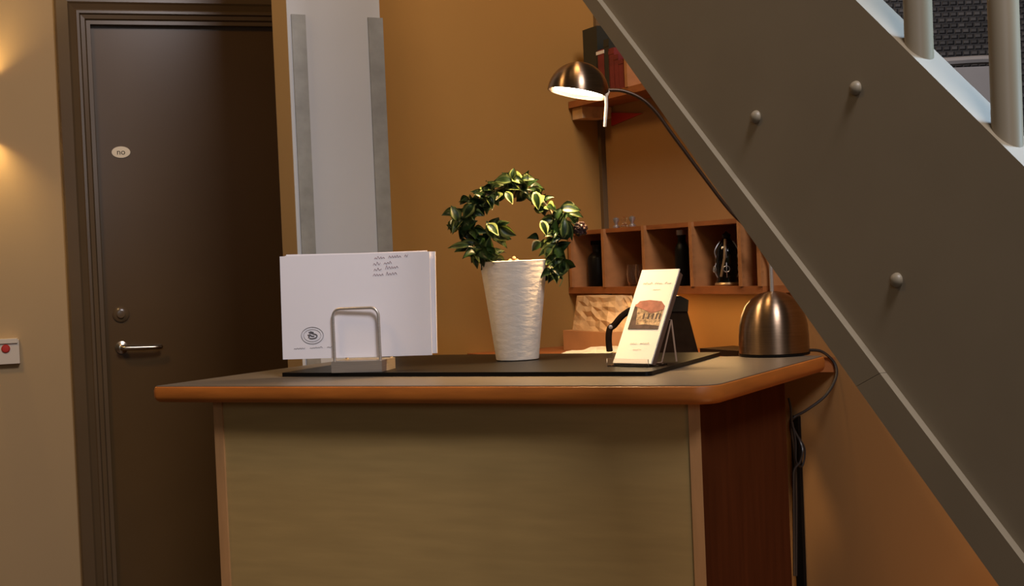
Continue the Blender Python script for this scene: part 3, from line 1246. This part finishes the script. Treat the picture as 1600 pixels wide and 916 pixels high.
# things on the worktop: kraft bag, cardboard box, papers, black bag
def wpt(px, n): return hitn(px, 500, n)[0]
nB = 1.60
sL, sR = wpt(879, nB), wpt(950, nB)
sL = min(sL, SB - .01)
bm = nb()
wbox(bm, nB, nB + .13, sR, sL, ZW + .0005, hitn(915, 518, nB)[1])
bx = obj('cardboard_box', bm, M['boxw'], label='low brown cardboard box under the crumpled kraft paper bag', cat='box', bevel=.002)
zbx = hitn(915, 518, nB)[1]
zbg = min(hitn(915, 461, nB + .03)[1], zlo - .021)
bm = nb()
G = 9
rnd = random.Random(3)
sL2, sR2 = wpt(882, nB) - 0.0, wpt(948, nB)
sL2 = min(sL2, SB - .012)
lev = []
for j in range(8):
    f = j / 7
    ring = []
    for k in range(28):
        a_ = 2 * pi * k / 28
        cx, cy = cos(a_), sin(a_)
        q = max(abs(cx), abs(cy))
        X, Y_ = cx / q, cy / q
        sh = 1 - .12 * f
        jit = rnd.uniform(-.0042, .0042) if 0 < j < 8 else 0
        n_ = nB + .062 + (Y_ * .052 * (1 - .45 * f)) + jit
        s_ = (sL2 + sR2) / 2 + X * (sL2 - sR2) / 2 * (1 - .10 * f) + .012 * f + jit
        ring.append(bm.verts.new(W(n_, s_, zbx + .0005 + (zbg - zbx) * f + (rnd.uniform(-.003, .003) if j else 0))))
    lev.append(ring)
for a_, c_ in zip(lev, lev[1:]):
    for k in range(28):
        bm.faces.new([a_[k], a_[(k + 1) % 28], c_[(k + 1) % 28], c_[k]])
bm.faces.new(lev[0][::-1])
bm.faces.new(lev[-1])
obj('paper_bag', bm, M['kraft'], label='crumpled kraft paper bag standing on the cardboard box', cat='paper bag')
# papers in front of the box
for k in range(2):
    bm = nb()
    G = 8
    n0_, n1_ = 1.46, 1.59
    sa_, sb2 = wpt(943, 1.5) + .002 * k, min(wpt(887, 1.5), SB - .01)
    top_v = []
    zz = ZW + .0006 + k * .005
    gr = [[bm.verts.new(W(n0_ + (n1_ - n0_) * i / G, sa_ + (sb2 - sa_) * j / G, zz + .010 * k * (i / G) + .0025 * (1 + sin(i * 1.7 + j * 1.1 + k)))) for j in range(G + 1)] for i in range(G + 1)]
    fs = [bm.faces.new([gr[i][j], gr[i + 1][j], gr[i + 1][j + 1], gr[i][j + 1]]) for i in range(G) for j in range(G)]
    bmesh.ops.solidify(bm, geom=fs, thickness=.001)
    obj('paper_sheet', bm, M['paper2'], label=['lower of two crumpled cream paper sheets in front of the cardboard box',
                                              'upper of two crumpled cream paper sheets in front of the cardboard box'][k], cat='paper', group='cream paper sheets by the box')
# black bag: tapering body with a darker top and an arched handle
yb = hitp(1050, 545, W(1.52, 2.5, ZW), EN).y
yb = 2.98
def bq(x, y, dy=0.): return hitp(x, y, V((0, yb + dy, 0)), V((0, 1, 0)))
Bc = bq(1040, 545); Bc.z = ZW
root = empty('black_bag', Bc, 'dark tapering bag with a curved handle behind the leaflet stand', 'bag')
zb0 = ZW + .0005
bm = nb()
prof2 = [bq(988, 560), bq(1092, 560), bq(1080, 508), bq(1074, 486), bq(1010, 486), bq(998, 508)]
prof2[0].z = prof2[1].z = zb0
prism(bm, prof2, V((0, .09, 0)))
obj('body', bm, M['blackm'], root, bevel=.008, label='dark brown-black lower body')
bm = nb()
pt = [bq(1009, 487, -.003), bq(1075, 487, -.003), bq(1076, 469, -.003), bq(1064, 463, -.003), bq(1046, 462, -.003), bq(1014, 468, -.003)]
prism(bm, pt, V((0, .096, 0)))
obj('flap', bm, M['black'], root, bevel=.004)
bm = nb()
tube(bm, spline([bq(1010, 480, .04), bq(988, 484, .02), bq(972, 494, .0), bq(960, 508, .0), bq(953, 514, .0), bq(951, 530, .0), V((bq(952, 530).x, yb, ZW + .008))], 6), .0075, 8)
obj('handle', bm, M['blackm'], root, smooth=True)
bm = nb()
lathe(bm, bq(954, 511, -.004), [(0, -.005), (.0045, -.004), (.0045, .004), (0, .005)], 14, V((0, 1, 0)))
obj('buckle', bm, M['pewter'], root, label='small bright buckle')
# dark flat folder on the worktop right of the bag
bm = nb()
wbox(bm, 1.70, 1.79, 2.30, 2.44, ZW + .0005, ZW + .014)
obj('flat_folder', bm, M['black'], label='flat black folder on the back worktop between the bag and the lamp base', cat='folder', bevel=.002)

# upper shelf with books
NU = 1.715
sU0, zU = hitn(918, 172, NU)
sU0 = SB - .003
zu1 = hitn(960, 141, NU)[1]
zu0 = hitn(960, 152, NU)[1]
root = empty('wall_shelf', W(NU, 2.6, zu0), 'orange wood wall shelf carrying books, partly hidden by the stairs', 'shelf')
bm = nb()
wbox(bm, NU, NW - .001, 2.2, sU0, zu0, zu1)
obj('board', bm, M['shelf'], root, bevel=.001)
sd, _ = hitn(979, 120, NU)
bm = nb()
wbox(bm, NU - .002, NW - .001, sd - .006, sd + .006, zu1, zu1 + .09)
obj('upright', bm, M['shelfb'], root, bevel=.001)
bm = nb()
wbox(bm, NW - .008, NW - .001, 2.3, sd - .007, zu1, zu1 + .10)
obj('back_board', bm, M['shelf'], root)
bm = nb()
sx, _ = hitn(927, 165, NU)
wbox(bm, NU + .01, NW - .002, sU0 - .05, sU0, hitn(927, 179, NU)[1], zu0 - .0005)
obj('end_bracket', bm, M['kraft'], root, bevel=.001)


def book(px0, px1, ytop, m, label, lean=0., n=NU + .002, cat='book', band=None, depth=.085, name='book'):
    s0_, _ = hitn(px0, 120, n)
    s1_, zt2 = hitn(px1, ytop, n)
    s0_ = min(s0_, SB - .004)
    e = empty(name, W(n, (s0_ + s1_) / 2, zu1), label, cat, 'books on the upper wall shelf')
    bm = nb()
    z0_ = zu1 + .0006
    sh = lean
    prism(bm, [W(n, s0_, z0_), W(n, s1_, z0_), W(n, s1_ + sh, zt2), W(n, s0_ + sh, zt2)], EN * depth)
    obj('cover', bm, m, e, bevel=.0015)
    bm = nb()
    f = .86 if band is None else band
    zz = z0_ + (zt2 - z0_) * f
    g = .0008
    sft = sh * f
    if name == 'binder':
        f = .3
        zz = z0_ + (zt2 - z0_) * f
    prism(bm, [W(n - g, s0_ - .0002 + sft, zz), W(n - g, s1_ + .0002 + sft, zz), W(n - g, s1_ + .0002 + sft, zz + .008), W(n - g, s0_ - .0002 + sft, zz + .008)], EN * .0006)
    obj('spine_band', bm, M['white'] if band else m, e)


book(913, 932, 40, M['bookb'], 'tall black binder, leftmost on the upper wall shelf', 0, name='binder', cat='binder')
book(933, 944, 76, M['bookr'], 'red book with a pale band on its spine, right of the black binder', .0, band=.9)
book(945, 951, 60, M['bookb'], 'thin dark book between the pale-banded red book and the plain red books', .0)
book(952, 959, 74, M['bookr'], 'tallest of the plain dark red books on the upper wall shelf', .0)
book(960, 966, 84, M['bookr'], 'middle one of the plain dark red books on the upper wall shelf', .0)
book(967, 974, 92, M['bookr'], 'dark red book nearest the wooden upright of the upper shelf', .0)

# red pennant
bm = nb()
A, B, C2 = hitn(955, 176, NW - .004), hitn(1003, 177, NW - .004), hitn(955, 197, NW - .004)
prism(bm, [W(NW - .004, A[0], A[1]), W(NW - .004, B[0], B[1]), W(NW - .004, C2[0], C2[1])], EN * .0035)
obj('pennant', bm, M['red'], label='small red pennant on the wall below the upper shelf', cat='pennant')
